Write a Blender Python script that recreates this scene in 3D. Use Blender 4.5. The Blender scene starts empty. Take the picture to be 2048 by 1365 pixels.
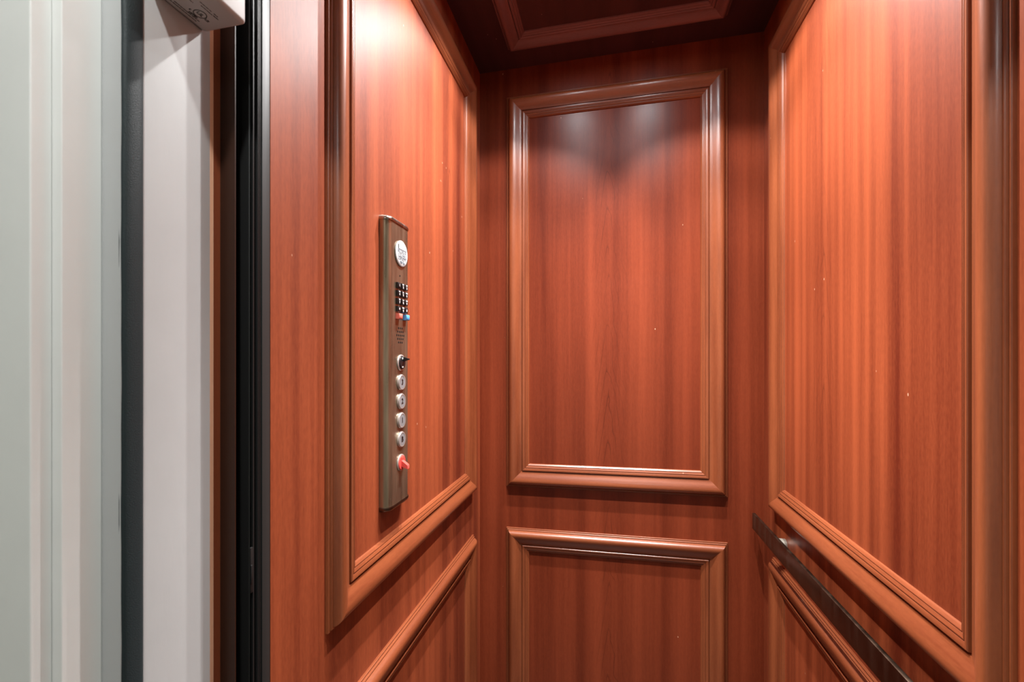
import bpy, bmesh, math, random
from mathutils import Vector, Matrix

random.seed(7)
S = bpy.context.scene
COL = S.collection
PI = math.pi

# ------------------------------------------------------------------ layout (metres)
ZC = 1.42            # camera height above the cab floor
K = 0.0094           # the cab hangs half a degree out of level
XL, XR = -0.4472, 0.4668   # cab side walls
YB = 1.5288          # cab back wall
YF = 0.5248          # front edge of the left cab wall
ZT = ZC + 1.008      # cab ceiling
XJ = -0.47           # hall door jamb


def lin(r, g, b):
    f = lambda c: (c / 12.92 if c <= 0.04045 else ((c + 0.055) / 1.055) ** 2.4)
    return (f(r / 255), f(g / 255), f(b / 255), 1)


# ------------------------------------------------------------------ mesh helpers
def shear(v):
    return (v[0], v[1], v[2] + K * v[0])


class MB:
    """collects geometry in place coordinates; build() links it as one object"""

    def __init__(self):
        self.v, self.f, self.mi = [], [], []

    def add(self, vs, fs, mi=0):
        n = len(self.v)
        self.v += [tuple(p) for p in vs]
        self.f += [tuple(i + n for i in f) for f in fs]
        self.mi += [mi] * len(fs)
        return self

    def box(self, x0, x1, y0, y1, z0, z1):
        vs = [(x, y, z) for x in (x0, x1) for y in (y0, y1) for z in (z0, z1)]
        self.add(vs, [(0, 1, 3, 2), (4, 6, 7, 5), (0, 4, 5, 1), (2, 3, 7, 6), (0, 2, 6, 4), (1, 5, 7, 3)])
        return self

    def loft(self, rings, closed=True, cap0=True, cap1=True):
        n = len(rings[0])
        vs = [p for r in rings for p in r]
        fs = []
        for i in range(len(rings) - 1):
            for j in range(n if closed else n - 1):
                k = (j + 1) % n
                fs.append((i * n + j, i * n + k, (i + 1) * n + k, (i + 1) * n + j))
        if closed and cap0:
            fs.append(tuple(range(n - 1, -1, -1)))
        if closed and cap1:
            fs.append(tuple((len(rings) - 1) * n + j for j in range(n)))
        self.add(vs, fs)
        return self

    def build(self, name, mats, parent=None, angle=32, bevel=0, seg=2, subs=0):
        me = bpy.data.meshes.new(name)
        off = Vector(parent_origin(parent)) if parent else Vector((0, 0, 0))
        me.from_pydata([tuple(Vector(shear(p)) - off) for p in self.v], [], self.f)
        mats = mats if isinstance(mats, (list, tuple)) else [mats]
        for m in mats:
            me.materials.append(m)
        bm = bmesh.new()
        bm.from_mesh(me)
        for i, f in enumerate(bm.faces):
            f.material_index = self.mi[i] if i < len(self.mi) else 0
        bmesh.ops.remove_doubles(bm, verts=bm.verts, dist=1e-6)
        bmesh.ops.recalc_face_normals(bm, faces=bm.faces)
        if bevel:
            es = [e for e in bm.edges if len(e.link_faces) == 2 and e.calc_face_angle(0) > math.radians(40)]
            bmesh.ops.bevel(bm, geom=es, offset=bevel, segments=seg, profile=0.5, affect='EDGES', clamp_overlap=True)
        for f in bm.faces:
            f.smooth = True
        for e in bm.edges:
            if len(e.link_faces) == 2:
                e.smooth = e.calc_face_angle(0) < math.radians(angle)
            else:
                e.smooth = False
        bm.to_mesh(me)
        bm.free()
        o = bpy.data.objects.new(name, me)
        COL.objects.link(o)
        if parent:
            o.parent = parent
        return o


ORIG = {}


def parent_origin(p):
    x = Vector((0, 0, 0))
    while p:
        x = x + p.location
        p = p.parent
    return x


def tag(o, label, cat, group=None, kind=None):
    o['label'] = label
    o['category'] = cat
    if group:
        o['group'] = group
    if kind:
        o['kind'] = kind
    return o


def empty(name, loc):
    o = bpy.data.objects.new(name, None)
    o.empty_display_size = 0.05
    COL.objects.link(o)
    o.location = shear(loc)
    return o


def disc_rings(c, ax, prof, n=40):
    """revolve prof [(radius, height)] about axis ax ('x' = out of the left wall) at c"""
    rings = []
    for r, h in prof:
        ring = []
        for i in range(n):
            a = 2 * PI * i / n
            ca, sa = r * math.cos(a), r * math.sin(a)
            if ax == 'x':
                ring.append((c[0] + h, c[1] + ca, c[2] + sa))
            elif ax == '-x':
                ring.append((c[0] - h, c[1] + ca, c[2] + sa))
            else:
                ring.append((c[0] + ca, c[1] + sa, c[2] + h))
        rings.append(ring)
    return rings


def text_geo(txt, size, fn, ext=0.0003, bold=0.0):
    """letters as thin solid geometry; fn maps (across, up, out) to place coordinates"""
    cu = bpy.data.curves.new('lettering', 'FONT')
    cu.body = txt
    cu.size = size
    cu.align_x = 'CENTER'
    cu.align_y = 'CENTER'
    cu.extrude = ext
    cu.offset = bold
    cu.resolution_u = 3
    o = bpy.data.objects.new('lettering', cu)
    COL.objects.link(o)
    dg = bpy.context.evaluated_depsgraph_get()
    me = o.evaluated_get(dg).to_mesh()
    vs = [fn(*v.co) for v in me.vertices]
    fs = [tuple(p.vertices) for p in me.polygons]
    o.evaluated_get(dg).to_mesh_clear()
    bpy.data.objects.remove(o)
    bpy.data.curves.remove(cu)
    return vs, fs


# ------------------------------------------------------------------ materials
def new_mat(name):
    m = bpy.data.materials.new(name)
    m.use_nodes = True
    nt = m.node_tree
    return m, nt, nt.nodes['Principled BSDF']


def N(nt, typ, **kw):
    n = nt.nodes.new(typ)
    for k, v in kw.items():
        setattr(n, k, v)
    return n


def math_node(nt, op, a, b=None, clamp=False):
    n = N(nt, 'ShaderNodeMath', operation=op)
    n.use_clamp = clamp
    for i, x in enumerate((a, b)):
        if x is None:
            continue
        if isinstance(x, (int, float)):
            n.inputs[i].default_value = x
        else:
            nt.links.new(x, n.inputs[i])
    return n.outputs[0]


def noise(nt, coord, scale, detail=2, rough=0.5, vec=(1, 1, 1), off=(0, 0, 0)):
    mp = N(nt, 'ShaderNodeMapping')
    mp.inputs['Scale'].default_value = vec
    mp.inputs['Location'].default_value = off
    nt.links.new(coord, mp.inputs['Vector'])
    n = N(nt, 'ShaderNodeTexNoise')
    n.inputs['Scale'].default_value = scale
    n.inputs['Detail'].default_value = detail
    n.inputs['Roughness'].default_value = rough
    nt.links.new(mp.outputs[0], n.inputs['Vector'])
    return n.outputs['Fac']


def remap(nt, v, a, b, c=0.0, d=1.0):
    n = N(nt, 'ShaderNodeMapRange')
    n.inputs[1].default_value = a
    n.inputs[2].default_value = b
    n.inputs[3].default_value = c
    n.inputs[4].default_value = d
    nt.links.new(v, n.inputs[0])
    return n.outputs[0]


def mixc(nt, fac, a, b, mode='MIX'):
    n = N(nt, 'ShaderNodeMix', data_type='RGBA', blend_type=mode)
    for i, x in ((0, fac), (6, a), (7, b)):
        if isinstance(x, (int, float)):
            n.inputs[i].default_value = x
        elif isinstance(x, tuple):
            n.inputs[i].default_value = x
        else:
            nt.links.new(x, n.inputs[i])
    return n.outputs[2]


def wood(name, axis, dark, light, rough=0.40, stripe=22.0, along=0.018, cathedral=None, off=(0, 0, 0), coat=0.0, contrast=1.0, spec=0.35):
    """lacquered mahogany; grain runs along `axis`, ribbon stripes across it"""
    m, nt, p = new_mat(name)
    tc = N(nt, 'ShaderNodeTexCoord').outputs['Object']
    i = 'xyz'.index(axis)

    def vec(acr, alo):
        v = [acr] * 3
        v[i] = alo
        return tuple(v)
    ribs = noise(nt, tc, stripe, 3, 0.55, vec(1, along), off)
    wide = noise(nt, tc, stripe * 0.28, 1, 0.5, vec(1, along * 1.5), (off[0] + 3.1, off[1] + 1.7, off[2]))
    fine = noise(nt, tc, 260, 3, 0.6, vec(1, 0.035), off)
    fleck = noise(nt, tc, 330, 2, 0.5, vec(1, 0.28), off)
    a = remap(nt, ribs, 0.33, 0.67)
    b = remap(nt, wide, 0.34, 0.66)
    c = remap(nt, fine, 0.3, 0.7)
    d = remap(nt, fleck, 0.35, 0.65)
    s = math_node(nt, 'ADD', math_node(nt, 'MULTIPLY', a, 0.52), math_node(nt, 'MULTIPLY', b, 0.28))
    s = math_node(nt, 'ADD', s, math_node(nt, 'MULTIPLY', c, 0.10))
    s = math_node(nt, 'ADD', s, math_node(nt, 'MULTIPLY', d, 0.10), clamp=True)
    if contrast != 1.0:
        s = math_node(nt, 'ADD', math_node(nt, 'MULTIPLY', math_node(nt, 'SUBTRACT', s, 0.5), contrast), 0.5, clamp=True)
    col = mixc(nt, s, dark, light)
    # dark pore lines
    pore = noise(nt, tc, 620, 1, 0.5, vec(1, 0.02), (off[0], off[1] + 5, off[2] + 2))
    pm = remap(nt, pore, 0.66, 0.76, 0.0, 0.16)
    col = mixc(nt, pm, col, tuple(x * 0.45 for x in dark[:3]) + (1,))
    if cathedral:
        # nested arches of flat-sawn figure: (across axis, centre, half width, spread)
        ai, x0, hw, k, per = cathedral
        sep = N(nt, 'ShaderNodeSeparateXYZ')
        nt.links.new(tc, sep.inputs[0])
        wob = noise(nt, tc, 9, 2, 0.5)
        x = math_node(nt, 'SUBTRACT', sep.outputs[ai], x0)
        x = math_node(nt, 'ADD', x, math_node(nt, 'MULTIPLY', math_node(nt, 'SUBTRACT', wob, 0.5), 0.03))
        x2 = math_node(nt, 'MULTIPLY', x, x)
        ax = math_node(nt, 'SQRT', math_node(nt, 'ADD', x2, 0.00001))
        ph = math_node(nt, 'ADD', sep.outputs[2], math_node(nt, 'MULTIPLY', ax, k))
        ph = math_node(nt, 'ADD', ph, math_node(nt, 'MULTIPLY', wob, 0.25))
        fr = math_node(nt, 'FRACT', math_node(nt, 'MULTIPLY', ph, 1.0 / per))
        ln = remap(nt, fr, 0.0, 0.16, 1.0, 0.0)
        mask = math_node(nt, 'MULTIPLY', math_node(nt, 'EXPONENT', math_node(nt, 'MULTIPLY', x2, -1.0 / (hw * hw))), 0.5)
        brk = remap(nt, noise(nt, tc, 14, 2, 0.5, (1, 1, 0.5), (4, 4, 4)), 0.42, 0.6)
        mk = math_node(nt, 'MULTIPLY', math_node(nt, 'MULTIPLY', ln, mask), brk)
        col = mixc(nt, mk, col, tuple(x * 0.3 for x in dark[:3]) + (1,))
    # small pale dings and scratches in the lacquer
    mp = N(nt, 'ShaderNodeMapping')
    mp.inputs['Scale'].default_value = (1, 1, 0.6)
    mp.inputs['Rotation'].default_value = (0.5, 0.4, 0.3)
    nt.links.new(tc, mp.inputs['Vector'])
    vo = N(nt, 'ShaderNodeTexVoronoi')
    vo.inputs['Scale'].default_value = 16
    nt.links.new(mp.outputs[0], vo.inputs['Vector'])
    ding = remap(nt, vo.outputs['Distance'], 0.018, 0.03, 0.5, 0.0)
    col = mixc(nt, ding, col, lin(232, 190, 160))
    nt.links.new(col, p.inputs['Base Color'])
    p.inputs['Roughness'].default_value = rough
    p.inputs['Specular IOR Level'].default_value = spec
    p.inputs['Coat Weight'].default_value = coat
    p.inputs['Coat Roughness'].default_value = 0.22
    bp = N(nt, 'ShaderNodeBump')
    bp.inputs['Strength'].default_value = 0.06
    bp.inputs['Distance'].default_value = 0.002
    nt.links.new(fine, bp.inputs['Height'])
    nt.links.new(bp.outputs[0], p.inputs['Normal'])
    return m


def plain(name, col, rough=0.5, metal=0.0, bump=None, var=0.0, spec=0.5, coat=0.0):
    m, nt, p = new_mat(name)
    p.inputs['Base Color'].default_value = col
    p.inputs['Roughness'].default_value = rough
    p.inputs['Metallic'].default_value = metal
    p.inputs['Specular IOR Level'].default_value = spec
    p.inputs['Coat Weight'].default_value = coat
    tc = N(nt, 'ShaderNodeTexCoord').outputs['Object']
    if var:
        n = noise(nt, tc, 14, 4, 0.6)
        f = remap(nt, n, 0.3, 0.7, 1 - var, 1 + var)
        c = mixc(nt, 1.0, col, (1, 1, 1, 1), 'MULTIPLY')
        g = N(nt, 'ShaderNodeCombineColor')
        for k in range(3):
            nt.links.new(f, g.inputs[k])
        c = mixc(nt, 1.0, col, g.outputs[0], 'MULTIPLY')
        nt.links.new(c, p.inputs['Base Color'])
    if bump:
        sc, st, vec = bump
        n = noise(nt, tc, sc, 4, 0.6, vec)
        bp = N(nt, 'ShaderNodeBump')
        bp.inputs['Strength'].default_value = st
        bp.inputs['Distance'].default_value = 0.002
        nt.links.new(n, bp.inputs['Height'])
        nt.links.new(bp.outputs[0], p.inputs['Normal'])
    return m


def brushed(name, a, b, rough=0.35, metal=1.0):
    m, nt, p = new_mat(name)
    tc = N(nt, 'ShaderNodeTexCoord').outputs['Object']
    n1 = noise(nt, tc, 45, 3, 0.6, (1, 1, 0.12))
    n2 = noise(nt, tc, 700, 2, 0.5, (1, 1, 0.01))
    f = math_node(nt, 'ADD', math_node(nt, 'MULTIPLY', remap(nt, n1, 0.3, 0.7), 0.7), math_node(nt, 'MULTIPLY', n2, 0.3), clamp=True)
    nt.links.new(mixc(nt, f, a, b), p.inputs['Base Color'])
    p.inputs['Metallic'].default_value = metal
    nt.links.new(remap(nt, n1, 0.3, 0.7, rough - 0.06, rough + 0.08), p.inputs['Roughness'])
    return m


def glow(name, col, st):
    m, nt, p = new_mat(name)
    p.inputs['Base Color'].default_value = (0.8, 0.8, 0.8, 1)
    p.inputs['Emission Color'].default_value = col
    p.inputs['Emission Strength'].default_value = st
    return m


DK, LT = (0.105, 0.0135, 0.0038, 1), (0.322, 0.070, 0.0235, 1)
MDK, MLT = (0.120, 0.025, 0.0085, 1), (0.300, 0.083, 0.030, 1)
M = {}
M['veneer_left'] = wood('mahogany_veneer_left', 'z', DK, LT, rough=0.52, spec=0.34, contrast=1.35, off=(0.3, 0.1, 0.2), cathedral=(1, 1.22, 0.05, 6.0, 0.14))
M['veneer_right'] = wood('mahogany_veneer_right', 'z', DK, LT, rough=0.46, spec=0.34, contrast=1.35, off=(2.3, 4.1, 0.7), cathedral=(1, 1.13, 0.06, 7.0, 0.15))
M['veneer_back'] = wood('mahogany_veneer_back', 'z', (0.092, 0.0135, 0.0050, 1), (0.225, 0.043, 0.0165, 1), rough=0.32, off=(7.3, 2.1, 0.4), cathedral=(0, -0.005, 0.05, 7.0, 0.13), contrast=1.2)
M['veneer_ceiling'] = wood('mahogany_veneer_ceiling_shaded', 'y', (0.045, 0.018, 0.021, 1), (0.080, 0.031, 0.034, 1), off=(1.3, 2.6, 5.4))  # same wood as the walls; dim light and purple haze put into the colour
for a_ in 'xyz':
    M['mould_' + a_] = wood('mahogany_moulding_' + a_, a_, MDK, MLT, rough=0.34, stripe=34, along=0.06, coat=0.35, spec=0.5, off=(1.1, 0.6, 2.4))
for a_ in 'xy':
    M['mould_ceiling_' + a_] = wood('shade_tinted_ceiling_moulding_' + a_, a_, (0.12, 0.055, 0.058, 1), (0.25, 0.118, 0.115, 1), rough=0.34, stripe=34, along=0.06, off=(1.1, 0.6, 2.4))  # wall moulding wood again, ceiling shade and purple haze mixed into its tint
M['wood_strip'] = wood('mahogany_strip', 'z', (0.16, 0.036, 0.014, 1), (0.28, 0.070, 0.028, 1), off=(5, 1, 2))
M['shaded_strip'] = wood('shade_painted_strip', 'z', (0.018, 0.006, 0.003, 1), (0.035, 0.012, 0.006, 1), off=(5, 1, 2))  # ordinary strip wood, painted near black for a face the light misses
M['raw_edge'] = wood('raw_wood_edge', 'z', lin(205, 150, 118), lin(235, 190, 160), rough=0.6)
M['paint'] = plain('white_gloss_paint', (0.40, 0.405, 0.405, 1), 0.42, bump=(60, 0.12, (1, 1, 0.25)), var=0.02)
M['casing_lit_paint'] = plain('white_paint_lit', (0.70, 0.705, 0.69, 1), 0.45, bump=(60, 0.12, (1, 1, 0.25)), var=0.02)  # same paint as the jamb, lightened to stand in for hall light
M['hall_paint'] = plain('hall_wall_paint', (0.72, 0.74, 0.68, 1), 0.6, bump=(120, 0.05, (1, 1, 1)))
M['gasket'] = plain('dark_fabric_gasket', (0.016, 0.024, 0.026, 1), 0.5, bump=(900, 0.25, (1, 1, 1)), spec=0.25)
M['black_metal'] = plain('black_anodised_metal', (0.012, 0.012, 0.012, 1), 0.42, spec=0.3)
M['black_gap'] = plain('dark_hoistway', (0.008, 0.007, 0.007, 1), 0.9, spec=0.1)
M['satin_black'] = plain('satin_black_metal', (0.02, 0.02, 0.019, 1), 0.5, spec=0.45)
M['plastic'] = plain('white_plastic', (0.52, 0.50, 0.49, 1), 0.4)
M['print'] = plain('black_print', (0.02, 0.018, 0.016, 1), 0.6)
M['bronze'] = brushed('brushed_bronze', (0.20, 0.15, 0.098, 1), (0.41, 0.32, 0.22, 1), 0.30, 0.86)
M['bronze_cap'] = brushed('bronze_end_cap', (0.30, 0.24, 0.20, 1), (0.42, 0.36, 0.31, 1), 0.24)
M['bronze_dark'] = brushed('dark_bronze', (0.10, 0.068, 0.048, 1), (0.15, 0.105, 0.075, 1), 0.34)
M['post_metal'] = plain('satin_post_metal', (0.36, 0.34, 0.29, 1), 0.38, 0.55)
M['nickel'] = plain('satin_nickel', (0.60, 0.58, 0.56, 1), 0.28, 0.7)
M['steel_cap'] = plain('satin_steel_cap', (0.24, 0.24, 0.25, 1), 0.4, 0.25)
M['black_plastic'] = plain('black_plastic', (0.010, 0.009, 0.010, 1), 0.3)
M['white_ink'] = plain('white_ink', (0.85, 0.84, 0.82, 1), 0.5)
M['badge'] = plain('white_badge', (0.56, 0.58, 0.60, 1), 0.45)
M['ink_grey'] = plain('grey_ink', (0.15, 0.18, 0.21, 1), 0.5)
M['ink_green'] = plain('dark_green_ink', (0.012, 0.03, 0.025, 1), 0.5)
M['red'] = plain('red_plastic', (0.66, 0.075, 0.06, 1), 0.4)
M['red_key'] = plain('coral_red_key', (0.76, 0.16, 0.12, 1), 0.4)
M['blue_key'] = plain('blue_key', (0.08, 0.33, 0.72, 1), 0.4)
M['hole'] = plain('dark_hole', (0.006, 0.005, 0.005, 1), 0.8, spec=0.1)
M['floor'] = plain('cab_floor', (0.045, 0.022, 0.012, 1), 0.5, var=0.2)
M['lens'] = glow('lamp_lens', (0.90, 0.96, 1.0, 1), 170.0)
M['trim_metal'] = plain('brushed_trim_ring', (0.55, 0.55, 0.54, 1), 0.3, 1.0)
M['red_lamp'] = glow('red_indicator', (1.0, 0.1, 0.15, 1), 0.6)

# ------------------------------------------------------------------ the cab shell
o = MB().box(XL - 0.019, XL, YF, YB + 0.019, 0, ZT + 0.02).build('wall_left', M['veneer_left'])
tag(o, 'left cab wall of red mahogany veneer carrying the button panel', 'wall', kind='structure')
o = MB().box(XR, XR + 0.019, 0.50, YB + 0.019, 0, ZT + 0.02).build('wall_right', M['veneer_right'])
tag(o, 'right cab wall of red mahogany veneer behind the handrail', 'wall', kind='structure')
o = MB().box(XL, XR, YB, YB + 0.019, 0, ZT + 0.02).build('wall_back', M['veneer_back'])
tag(o, 'back cab wall of mahogany veneer facing the entrance', 'wall', kind='structure')
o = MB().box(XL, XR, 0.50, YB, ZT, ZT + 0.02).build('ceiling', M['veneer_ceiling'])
tag(o, 'mahogany ceiling of the elevator cab with its shade painted in', 'ceiling', kind='structure')
o = MB().box(XL, XR, 0.50, YB, -0.02, 0.0).build('floor', M['floor'])
tag(o, 'brown floor of the elevator cab', 'floor', kind='structure')

# ------------------------------------------------------------------ picture-frame mouldings
PROF = [(0, 0), (0, .0042), (.0008, .0055), (.0028, .0055), (.0034, .0044), (.0040, .0078), (.0050, .0092), (.0068, .0092),
        (.0076, .0084), (.0084, .0118), (.0100, .0156), (.0130, .0193), (.0165, .0214), (.0200, .0222), (.0245, .0219),
        (.0295, .0205), (.0345, .0182), (.0395, .0153), (.0440, .0126), (.0480, .0107), (.0515, .0097), (.0530, .0094),
        (.0532, .0066), (.0566, .0066), (.0569, .0110), (.0580, .0122), (.0600, .0121), (.0650, .0098), (.0653, .0086),
        (.0663, .0084), (.0667, .0095), (.0680, .0096), (.0725, .0072), (.0728, .0062), (.0738, .0060), (.0741, .0068), (.0752, .0066), (.0790, .0032), (.08, 0)]


def frame(name, P, u0, u1, v0, v1, mu, mv, label, width=0.08, hscale=1.0):
    """four mitred moulding lengths; P(u, v, h) gives the place point; rails run along u, stiles along v"""
    prof = [(t * width / 0.08, h * hscale) for t, h in PROF]
    root = empty(name, P((u0 + u1) / 2, v0, 0))
    tag(root, label, 'moulding', kind='structure')
    for pname, mat, fn in (
            ('rail', mu, lambda t, h, e: P(u0 + t if e == 0 else u1 - t, v0 + t, h)),
            ('rail', mu, lambda t, h, e: P(u0 + t if e == 0 else u1 - t, v1 - t, h)),
            ('stile', mv, lambda t, h, e: P(u0 + t, v0 + t if e == 0 else v1 - t, h)),
            ('stile', mv, lambda t, h, e: P(u1 - t, v0 + t if e == 0 else v1 - t, h))):
        mb = MB()
        mb.loft([[fn(t, h, 0) for t, h in prof], [fn(t, h, 1) for t, h in prof]])
        mb.build(pname, mat, root, angle=24)
    return root


zu0, zu1 = ZC - 0.440, ZC + 0.908        # upper frames
zl0, zl1 = 0.12, ZC - 0.583              # lower frames
PL = lambda u, v, h: (XL + h, u, v)
PR = lambda u, v, h: (XR - h, u, v)
PB = lambda u, v, h: (u, YB - h, v)
PC = lambda u, v, h: (u, v, ZT - h)
my, mz, mx = M['mould_y'], M['mould_z'], M['mould_x']
frame('trim_1', PL, 0.645, 1.4375, zu0, zu1, my, mz, 'tall mahogany moulding frame around the button panel on the left wall')
frame('trim_2', PL, 0.645, 1.4375, zl0, zl1, my, mz, 'low mahogany moulding frame on the left wall, under the button panel')
frame('trim_3', PB, -0.350, 0.3615, zu0, zu1, mx, mz, 'tall mahogany moulding frame on the back wall')
frame('trim_4', PB, -0.350, 0.3615, zl0, zl1, mx, mz, 'low mahogany moulding frame on the back wall, cut by the bottom edge')
frame('trim_5', PR, 0.642, 1.4375, zu0 - 0.004, zu1, my, mz, 'tall mahogany moulding frame on the right wall above the handrail')
frame('trim_6', PR, 0.642, 1.4375, zl0, zl1 + 0.002, my, mz, 'low mahogany moulding frame on the right wall behind the handrail')
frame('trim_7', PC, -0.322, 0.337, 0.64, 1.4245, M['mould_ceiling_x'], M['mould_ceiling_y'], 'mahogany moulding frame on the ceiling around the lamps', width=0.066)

# ------------------------------------------------------------------ recessed lamps
LAMPS = [(-0.128, 1.165, 'back left'), (0.145, 1.165, 'back right'), (-0.128, 0.89, 'front left'), (0.145, 0.89, 'front right')]
LL = {'back left': 'recessed ceiling lamp nearest the back wall, above the button panel side',
      'back right': 'recessed ceiling lamp nearest the back wall, on the handrail side',
      'front left': 'recessed ceiling lamp nearer the entrance, above the button panel side',
      'front right': 'recessed ceiling lamp nearer the entrance, on the handrail side'}
HALL_W = 55.0
BEAM_W = 64.0
SPOT_W, SPOT_ANG, SPOT_TILT = 27.0, 108, 14
for (x, y, w) in LAMPS:
    r = empty('ceiling_lamp', (x, y, ZT))
    tag(r, LL[w], 'ceiling lamp', 'recessed lamps in the cab ceiling')
    mb = MB()
    mb.loft(disc_rings((x, y, ZT), 'z', [(.026, 0), (.036, 0), (.0365, -.0015), (.034, -.004), (.027, -.004), (.026, -.0015)], 48) +
            disc_rings((x, y, ZT), 'z', [(.026, 0)], 48), cap0=False, cap1=False)
    mb.build('trim_ring', M['trim_metal'], r)
    mb = MB()
    mb.loft(disc_rings((x, y, ZT), 'z', [(.0258, -.0002), (.0258, -.0008), (.020, -.0012), (.004, -.0014)], 48))
    mb.build('lens', M['lens'], r)
    # hot centre of the beam, and the wider spill that the rim of the fitting cuts off
    for nm, en, ang, bl, ti in (('lamp_beam', BEAM_W, 92, 1.0, 3), ('lamp_spill', SPOT_W, SPOT_ANG, 0.35, SPOT_TILT)):
        ld = bpy.data.lights.new(nm, 'SPOT')
        ld.energy = en
        ld.color = (1.0, 0.97, 0.95)
        ld.spot_size = math.radians(ang)
        ld.spot_blend = bl
        ld.shadow_soft_size = 0.012
        lo = bpy.data.objects.new(nm, ld)
        COL.objects.link(lo)
        lo.parent = r
        lo.location = (0, 0, -0.016)
        lo.rotation_euler = (0, -math.radians(ti) * (1 if x > 0 else -1), 0)

# ------------------------------------------------------------------ control panel on the left wall
py0, py1, pz0, pz1, ph = 0.8175, 0.9150, ZC - 0.2925, ZC + 0.2800, 0.021
cop = empty('control_panel', (XL, (py0 + py1) / 2, pz0))
tag(cop, 'tall brushed bronze elevator button panel on the left wood wall', 'control panel')


def cop_section(y0, y1, h, r, ins=0.0, n=6):
    pts = [(y0 + ins, 0)]
    for i in range(n + 1):
        a = PI - (PI / 2) * i / n
        pts.append((y0 + ins + r + r * math.cos(a), h - ins - r + r * math.sin(a)))
    for i in range(n + 1):
        a = PI / 2 - (PI / 2) * i / n
        pts.append((y1 - ins - r + r * math.cos(a), h - ins - r + r * math.sin(a)))
    pts.append((y1 - ins, 0))
    return pts


mb = MB()
sec = cop_section(py0, py1, ph, 0.0165, n=14)
mb.loft([[(XL + h, y, z) for y, h in sec] for z in (pz0, pz1)])
mb.build('faceplate', M['bronze'], cop)
for z, d in ((pz1, 1), (pz0, -1)):
    mb = MB()
    rings = []
    for dz, ins in ((0.0, -0.0012), (0.0012, -0.0016), (0.0050, -0.0012), (0.0080, 0.0004), (0.0098, 0.0026), (0.0106, 0.0054)):
        rings.append([(XL + max(h, 0), y, z + d * dz) for y, h in cop_section(py0, py1, ph, 0.0165, ins, 14)])
    mb.loft(rings)
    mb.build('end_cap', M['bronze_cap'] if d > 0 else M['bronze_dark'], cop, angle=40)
XP = XL + ph        # face of the panel
on = lambda yc, zc, e=0.0: (lambda a, b, c: (XP + e + c, yc + a, zc + b))

# capacity badge
yc, zc = 0.8695, ZC + 0.2218
bd = MB().loft(disc_rings((XP, yc, zc), 'x', [(.0262, 0), (.0270, .0008), (.0270, .0022), (.0258, .0030), (.020, .0033), (.001, .0034)], 56)).build('capacity_badge', M['badge'], cop)
bd['label'] = 'round white capacity badge with grey lettering'
mb = MB()
mb.add(*text_geo('CAPACITY', 0.0072, on(yc, zc - 0.0118, .0034), bold=.0001))
mb.add(*text_geo('950 lbs', 0.0074, on(yc + 0.0005, zc - 0.0188, .0034), bold=.0002))
mb.build('badge_lettering', M['ink_grey'], bd)
mb = MB()
mb.box(XP + .0034, XP + .0037, yc - .0178, yc - .0150, zc + .0085, zc + .0172)
mb.build('badge_symbol', M['ink_green'], bd)
mb = MB()
# two rows of tight unreadable capitals between ruled lines
for (zr, hh, y0_, y1_) in ((zc + .0038, .0072, yc - .019, yc + .019), (zc - .0040, .0062, yc - .0165, yc + .0195)):
    y = y0_
    while y < y1_ - .002:
        w_ = random.choice((.0008, .0011, .0015))
        t_ = random.choice((0, 1, 2, 3))
        mb.box(XP + .0034, XP + .0037, y, y + w_, zr - hh / 2, zr + hh / 2)
        if t_ == 0:
            mb.box(XP + .0034, XP + .0037, y, y + .003, zr + hh / 2 - .0009, zr + hh / 2)
            mb.box(XP + .0034, XP + .0037, y, y + .003, zr - hh / 2, zr - hh / 2 + .0009)
        elif t_ == 1:
            mb.box(XP + .0034, XP + .0037, y, y + .003, zr - .0005, zr + .0005)
            mb.box(XP + .0034, XP + .0037, y + .0024, y + .003, zr - hh / 2, zr + hh / 2)
        elif t_ == 2:
            mb.box(XP + .0034, XP + .0037, y, y + .003, zr - hh / 2, zr - hh / 2 + .0009)
        y += .0046
mb.box(XP + .0034, XP + .0037, yc - .016, yc + .020, zc + .0079, zc + .0084)
mb.box(XP + .0034, XP + .0037, yc - .0185, yc + .019, zc - .0084, zc - .0078)
mb.build('badge_logo', M['ink_grey'], bd)

# microphone hole, keypad
MB().loft(disc_rings((XP, 0.8655, ZC + 0.1752), 'x', [(.0018, -.0005), (.0018, .0003), (.0005, .0003)], 20)).build('microphone_hole', M['hole'], cop)
kx = [0.8535, 0.8700, 0.8865]
kz = [ZC + 0.1535, ZC + 0.1373, ZC + 0.1211, ZC + 0.1049]
keys = ['1', '2', '3', '4', '5', '6', '7', '8', '9', '*', '0', '#']
small = ['', 'ABC', 'DEF', 'GHI', 'JKL', 'MNO', 'PRS', 'TUV', 'WXY', '', 'OPER', '']


def keycap(yc, zc, w, h, d, mat, name='key'):
    mb = MB()
    mb.loft([[(XP + e, yc + sx * (w / 2 - i), zc + sz * (h / 2 - i)) for sx, sz in ((-1, -1), (1, -1), (1, 1), (-1, 1))]
             for e, i in ((0, 0), (d - .0012, 0), (d, .0009))])
    return mb.build(name, mat, cop, angle=60)


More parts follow.
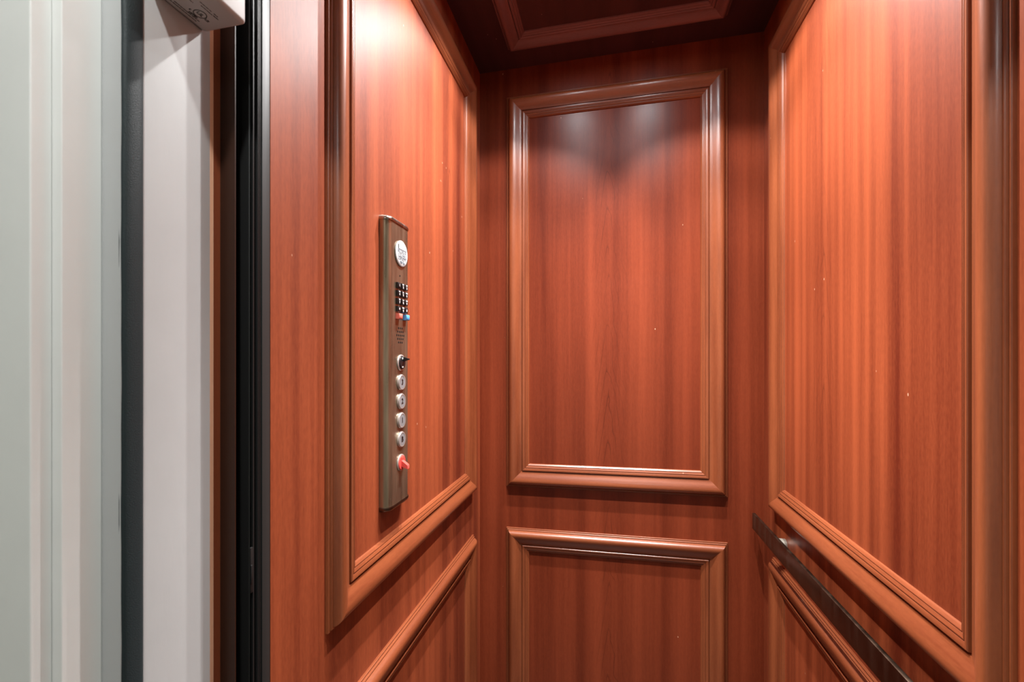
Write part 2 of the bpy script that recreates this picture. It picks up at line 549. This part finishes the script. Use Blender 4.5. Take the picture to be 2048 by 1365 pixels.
for i, k in enumerate(keys):
    y, z = kx[i % 3], kz[i // 3]
    kk = keycap(y, z, .0128, .0118, .0055, M['black_plastic'])
    mb = MB()
    mb.add(*text_geo(k, .0066 if k != '*' else .010, on(y, z - (.0022 if small[i] else 0) - (.0015 if k == '*' else 0), .0055), bold=.0002))
    if small[i]:
        mb.add(*text_geo(small[i], .0036, on(y, z + .0035, .0055), bold=.0001))
    mb.build('numeral', M['white_ink'], kk)
keycap(0.8540, ZC + 0.0900, .0155, .0110, .0085, M['red_key'])['label'] = 'red key'
keycap(0.8868, ZC + 0.0900, .0155, .0112, .0085, M['blue_key'])['label'] = 'blue key'
MB().loft(disc_rings((XP, 0.8703, ZC + 0.0905), 'x', [(.0022, 0), (.0022, .0012), (.0012, .002), (.0003, .0022)], 20)).build('indicator_light', M['red_lamp'], cop)

# speaker grille
mb = MB()
for j, n in enumerate((3, 4, 5, 4, 3)):
    for i in range(n):
        y = 0.8675 + (i - (n - 1) / 2) * .0078
        z = ZC + 0.0515 + (2 - j) * .0074
        mb.loft(disc_rings((XP, y, z), 'x', [(.0022, -.001), (.0022, .0002), (.0003, .0002)], 14))
mb.build('speaker_grille', M['hole'], cop)

# key switch
yc, zc = 0.8690, ZC - 0.0052
sw = MB().loft(disc_rings((XP, yc, zc), 'x', [(.0166, 0), (.0170, .0008), (.0166, .0022), (.0152, .0030), (.0140, .0030), (.0135, .0022)], 48)).build('fan_switch', M['nickel'], cop)
kb = MB().loft(disc_rings((XP, yc, zc), 'x', [(.0136, .001), (.0136, .0040), (.0122, .0052), (.002, .0053)], 48)).build('switch_face', M['black_plastic'], sw)
mb = MB()
mb.loft([[(XP + e, yc + .0035 + a, zc + .007 + b) for a, b in ((-w, -h), (w, -h), (w, h), (-w, h))] for e, w, h in ((.004, .0030, .0050), (.009, .0028, .0040), (.0145, .0024, .0020), (.0185, .0010, .0010))])
mb.build('switch_lever', M['black_plastic'], sw)
mb = MB()
mb.box(XP + .0051, XP + .0056, yc - .0040, yc - .0002, zc + .0072, zc + .0108)
mb.box(XP + .0051, XP + .0056, yc - .0036, yc + .0022, zc - .0104, zc - .0074)
mb.build('switch_marking', M['white_ink'], sw)

# floor buttons
for z, t in ((-.0461, '3'), (-.0857, '2'), (-.1254, '1'), (-.1650, 'B')):
    zc = ZC + z
    b = MB().loft(disc_rings((XP, yc, zc), 'x', [(.0164, 0), (.0168, .0004), (.0168, .0013), (.0160, .0018), (.0152, .0018)], 48)).build('floor_button', M['nickel'], cop)
    b['label'] = {'3': 'round metal button marked 3', '2': 'round metal button marked 2', '1': 'round metal button marked 1', 'B': 'round metal button below the one marked 1'}[t]
    MB().loft(disc_rings((XP, yc, zc), 'x', [(.0158, .001), (.0158, .0035), (.0151, .0043), (.0128, .0043)], 48), cap1=False).build('button_ring', M['nickel'], b)
    MB().loft(disc_rings((XP, yc, zc), 'x', [(.0130, .001), (.0129, .0040), (.0005, .0040)], 48)).build('button_cap', M['steel_cap'], b)
    mb = MB()
    mb.add(*text_geo(t, .0150, on(yc, zc, .0041), ext=.0003, bold=.0005))
    mb.build('numeral', M['black_plastic'], b)

# red stop switch
zc = ZC - 0.2135
st = MB().loft(disc_rings((XP, yc, zc), 'x', [(.0172, 0), (.0176, .0008), (.0174, .0020), (.0162, .0028), (.0152, .0028)], 48)).build('stop_switch', M['nickel'], cop)
MB().loft(disc_rings((XP, yc, zc), 'x', [(.0155, .001), (.0153, .0034), (.0142, .0042), (.001, .0043)], 48)).build('stop_plate', M['red'], st)
mb = MB()
mb.loft([[(XP + e, yc + a, zc + dz + b) for a, b in ((-w, -h), (w, -h), (w, h), (-w, h))]
         for e, dz, w, h in ((.0035, -.001, .0052, .0062), (.009, -.0035, .0050, .0052), (.0165, -.0080, .0048, .0040), (.0175, -.0090, .0042, .0030))])
mb.build('stop_lever', M['red'], st)
mb = MB()
mb.add(*text_geo('STOP', .0052, on(yc - .001, zc + .0108, .0043), bold=.0001))
mb.build('stop_lettering', M['red_key'], st)

# ------------------------------------------------------------------ handrail on the right wall
hr = empty('handrail', (XR, 1.0, ZC - 0.52))
tag(hr, 'flat dark bronze handrail bar standing off the right wood wall', 'handrail')
XH = 0.4254
MB().box(XH, XH + 0.0085, 0.56, 1.501, ZC - 0.5245, ZC - 0.4765).build('rail_bar', M['bronze_dark'], hr, bevel=.0012)
for y in (1.356, 0.70):
    MB().loft(disc_rings((XR, y, ZC - 0.514), '-x', [(.0170, 0), (.0172, .0010), (.0172, .0335)], 32)).build('standoff', M['post_metal'], hr)

# ------------------------------------------------------------------ gate post at the front of the left cab wall
gp = empty('gate_post', (XL, 0.505, 0))
tag(gp, 'black metal gate channel along the front edge of the left cab wall', 'gate channel')
sec = [(-0.030, .4880), (.0, .4872), (.0012, .4880), (-.0006, .4896), (-.0060, .4900), (-.0060, .4936), (.0002, .4942), (.0002, .4960), (-.0050, .4966),
       (-.0050, .5016), (.0002, .5022), (.0002, .5036), (-.0034, .5042), (-.0034, .5056), (-.0006, .5060), (-.0006, .5074), (-.0040, .5080), (-.0040, .5106), (-.030, .5106)]
MB().loft([[(XL + h, y, z) for h, y in sec] for z in (0.0, ZT)]).build('channel', M['black_metal'], gp, angle=20)
MB().box(XL - 0.019, XL - .0006, .5108, YF, 0, ZT).build('edge_plate', M['satin_black'], gp, bevel=.0006)
mb = MB()
zz = ZC - (1105 - 717) * .58 / 901
mb.box(XL - .0058, XL + .0004, .4898, .4944, zz - .046, zz + .012)
mb.box(XL - .0058, XL + .0016, .4898, .4925, zz - .034, zz - .010)
lt = mb.build('gate_latch', M['black_metal'], gp, bevel=.0007)

# ------------------------------------------------------------------ hall side: door frame, wood strip, walls
PLY = [(-0.72, .300), (-.5027, .300), (-.5027, .3165), (-.4919, .3165), (-.4919, .3512), (XJ, .3512), (XJ, .4526), (-0.72, .4526)]
d1 = empty('door_1', (XJ - 0.05, .38, 0))
tag(d1, 'white painted frame of the elevator entrance with stepped casing', 'door frame', kind='structure')


def rounded(poly, r, n=4):
    out = []
    L = len(poly)
    for i in range(L):
        p0, p, p1 = Vector(poly[i - 1]), Vector(poly[i]), Vector(poly[(i + 1) % L])
        a, b = (p0 - p).normalized(), (p1 - p).normalized()
        if r <= 0:
            out.append(tuple(p))
            continue
        q0, q1 = p + a * r, p + b * r
        for k in range(n + 1):
            t = k / n
            q = q0 * (1 - t) ** 2 + p * (2 * t * (1 - t)) + q1 * t ** 2
            out.append((q.x, q.y))
    return out


def extrude(poly, z0, z1, name, mat, parent=None, angle=50):
    return MB().loft([[(x, y, z) for x, y in poly] for z in (z0, z1)]).build(name, mat, parent, angle=angle)


ZH = 2.10
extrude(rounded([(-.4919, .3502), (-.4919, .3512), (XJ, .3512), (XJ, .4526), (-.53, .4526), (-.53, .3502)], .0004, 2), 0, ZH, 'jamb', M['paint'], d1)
extrude(rounded([(-.5027, .3165), (-.4919, .3165), (-.4919, .3502), (-.53, .3502), (-.53, .3165)], .0012), 0, ZH, 'rebate', M['casing_lit_paint'], d1)
extrude(rounded([(-.62, .300), (-.5027, .300), (-.5027, .3165), (-.62, .3165)], .0016), 0, ZH, 'casing', M['casing_lit_paint'], d1)
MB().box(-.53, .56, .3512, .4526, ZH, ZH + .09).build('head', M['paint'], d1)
# gasket: bulb seal on the jamb
rings = []
nz = 90
for i in range(nz + 1):
    z = ZH * i / nz
    wob = 0.0002 * math.sin(i * 1.7) + 0.0002 * math.sin(i * 0.53 + 1)
    ring = [(XJ - .002, .3514 + wob, z)]
    for k in range(9):
        a = PI - PI * k / 8
        ring.append((XJ + .0046 * math.sin(a) ** 0.7 if 0 < k < 8 else XJ, .3620 + wob * (1 - k / 8) + .0102 * math.cos(a), z))
    ring.append((XJ - .002, .3722, z))
    rings.append(ring)
gk = MB().loft(rings).build('gasket', M['gasket'], d1, angle=60)
gk['label'] = 'dark blue-grey fabric covered door seal'

t8 = empty('trim_8', (XJ - .01, .465, 0))
tag(t8, 'narrow mahogany strip beside the white door jamb, shade painted on its stop', 'trim strip', kind='structure')
MB().box(-.53, XJ, .4526, .4575, 0, ZT).build('raw_edge', M['raw_edge'], t8)
MB().box(-.53, XJ - .0004, .4575, .4676, 0, ZT).build('strip', M['wood_strip'], t8)
MB().box(-.53, -.4489, .4676, .4690, 0, ZT).build('stop_strip', M['shaded_strip'], t8)

# hall and hoistway enclosure
o = MB().box(-1.5, -.62, .3165, .4526, 0, 2.6).build('wall_front_left', M['hall_paint'])
tag(o, 'pale hall wall left of the elevator entrance', 'wall', kind='structure')
o = MB().box(.56, 1.5, .3165, .4526, 0, 2.6).build('wall_front_right', M['hall_paint'])
tag(o, 'pale hall wall right of the elevator entrance', 'wall', kind='structure')
o = MB().box(-.62, .56, .3165, .4526, ZH + .09, 2.6).build('wall_front_over', M['hall_paint'])
tag(o, 'pale hall wall above the elevator entrance', 'wall', kind='structure')
o = MB().box(-1.5, 1.5, -1.9, -1.8, 0, 2.6).build('wall_hall_rear', M['hall_paint'])
tag(o, 'pale hall wall facing the elevator entrance', 'wall', kind='structure')
o = MB().box(-1.6, -1.5, -1.8, .3165, 0, 2.6).build('wall_hall_left', M['hall_paint'])
tag(o, 'pale end wall of the hall on the button panel side', 'wall', kind='structure')
o = MB().box(1.5, 1.6, -1.8, .3165, 0, 2.6).build('wall_hall_right', M['hall_paint'])
tag(o, 'pale end wall of the hall on the handrail side', 'wall', kind='structure')
o = MB().box(-1.6, 1.6, -1.9, .4526, 2.6, 2.7).build('ceiling_hall', M['hall_paint'])
tag(o, 'pale ceiling of the hall outside the cab', 'ceiling', kind='structure')
o = MB().box(-1.6, 1.6, -1.9, .49, -.02, 0).build('floor_hall', M['floor'])
tag(o, 'brown floor of the hall outside the cab', 'floor', kind='structure')
for nm, b, lb in (('wall_shaft_left', (-.66, -.62, .4526, 1.70), 'dark hoistway wall behind the left cab wall'),
                  ('wall_shaft_right', (.62, .66, .4526, 1.70), 'dark hoistway wall behind the right cab wall'),
                  ('wall_shaft_back', (-.66, .66, 1.70, 1.74), 'dark hoistway wall behind the back cab wall')):
    o = MB().box(*b, -.02, 2.7).build(nm, M['black_gap'])
    tag(o, lb, 'wall', kind='structure')

# ------------------------------------------------------------------ white sensor box on the jamb
bx0, bx1, by0, by1, bz0, bz1 = XJ + .0006, -.4110, .380, .4450, ZC + .3895, ZC + .52
sb = empty('sensor_box', (XJ, .412, bz0))
tag(sb, 'small white plastic electrical box fixed high on the white door jamb', 'electrical box')
MB().box(bx0, bx1, by0, by1, bz0, bz1).build('housing', M['plastic'], sb, bevel=.0045, seg=4, angle=60)
# print on the underside: lines run along the depth direction
mb = MB()


def under(x0, x1, y0, y1):
    mb.box(x0, x1, y0, y1, bz0 - .0003, bz0 + .0002)


def dash(x, y0, y1, w=.0006):
    y = y0
    while y < y1:
        e = min(y1, y + random.uniform(.0018, .0042))
        under(x, x + w, y, e)
        y = e + random.uniform(.0004, .0009)


bc = (bx0 + .0215, .4185)
dash(bx0 + .0075, .394, .4262, .0008)
dash(bx0 + .0105, .397, .4275, .0007)
dash(bx0 + .0330, .4085, .4225, .0007)
dash(bx0 + .0365, .4040, .4185, .0006)
dash(bx0 + .0365, .4215, .4265, .0008)
dash(bx0 + .0280, .3960, .4035, .0006)
dash(bx0 + .0335, .4235, .4300, .0009)
nn = 36
mb.loft([[(bc[0] + r * math.cos(2 * PI * i / nn), bc[1] + r * 1.0 * math.sin(2 * PI * i / nn), bz0 + e) for i in range(nn)]
         for r, e in ((.0066, 0), (.0066, -.0003), (.0058, -.0003), (.0058, 0))], cap0=False, cap1=False)
fnu = lambda a, b, c, dx=0, dy=0: (bc[0] + dx + b, bc[1] + dy + a, bz0 - .0002 + c * .5)
mb.add(*text_geo('UL', .0066, lambda a, b, c: fnu(a, b, c), bold=0))
mb.add(*text_geo('LISTED', .0034, lambda a, b, c: fnu(a, b, c, -.0083, -.001), bold=.0001))
mb.add(*text_geo('US', .0042, lambda a, b, c: fnu(a, b, c, -.001, .0095), bold=.0001))
mb.add(*text_geo('c', .0046, lambda a, b, c: fnu(a, b, c, -.004, -.0085), bold=.0001))
mb.build('print', M['print'], sb)

# ------------------------------------------------------------------ hall lamp and an added fill lamp (behind the camera)
for (HX, HY, HW, HL) in ((-.14, -.04, HALL_W, 'recessed lamp in the hall ceiling right outside the cab'),
                         (.25, -1.05, HALL_W * .45, 'added fill lamp in the hall ceiling farther from the cab')):  # second lamp is invented, brightens faces turned to the camera
    hl = empty('hall_lamp', (HX, HY, 2.6))
    tag(hl, HL, 'ceiling lamp', 'recessed lamps in the hall ceiling')
    MB().loft(disc_rings((HX, HY, 2.6), 'z', [(.045, 0), (.062, 0), (.063, -.002), (.058, -.005), (.046, -.005), (.045, -.001)], 40), cap0=False, cap1=False).build('trim_ring', M['trim_metal'], hl)
    MB().loft(disc_rings((HX, HY, 2.6), 'z', [(.0448, -.0004), (.0448, -.001), (.03, -.0022), (.005, -.0025)], 40)).build('lens', M['lens'], hl)
    ld = bpy.data.lights.new('hall_light', 'SPOT')
    ld.energy = HW
    ld.color = (0.99, 1.0, 0.97)
    ld.spot_size = math.radians(150)
    ld.spot_blend = 0.9
    ld.shadow_soft_size = 0.03
    lo = bpy.data.objects.new('hall_light', ld)
    COL.objects.link(lo)
    lo.parent = hl
    lo.location = (0, 0, -.035)

# ------------------------------------------------------------------ world, camera, view
w = bpy.data.worlds.new('world')
S.world = w
w.use_nodes = True
bg = w.node_tree.nodes['Background']
bg.inputs[0].default_value = (0.8, 0.85, 0.9, 1)
bg.inputs[1].default_value = 0.05

cd = bpy.data.cameras.new('camera')
cam = bpy.data.objects.new('camera', cd)
COL.objects.link(cam)
cd.sensor_fit = 'HORIZONTAL'
cd.sensor_width = 36
cd.lens = 36 * 901 / 2048
cd.shift_y = (717 - 682.5) / 2048
cd.clip_start = 0.01
cam.location = (0, 0, ZC)
cam.rotation_euler = (PI / 2, 0, math.atan(195.5 / 901))
cd.dof.use_dof = True
cd.dof.focus_distance = 1.15
cd.dof.aperture_fstop = 8
S.camera = cam

S.view_settings.view_transform = 'Standard'
S.view_settings.look = 'None'
S.view_settings.exposure = 0.0
S.view_settings.gamma = 1.0
S.view_settings.use_curve_mapping = False
S.cycles.use_denoising = True
S.cycles.max_bounces = 12
S.cycles.diffuse_bounces = 6
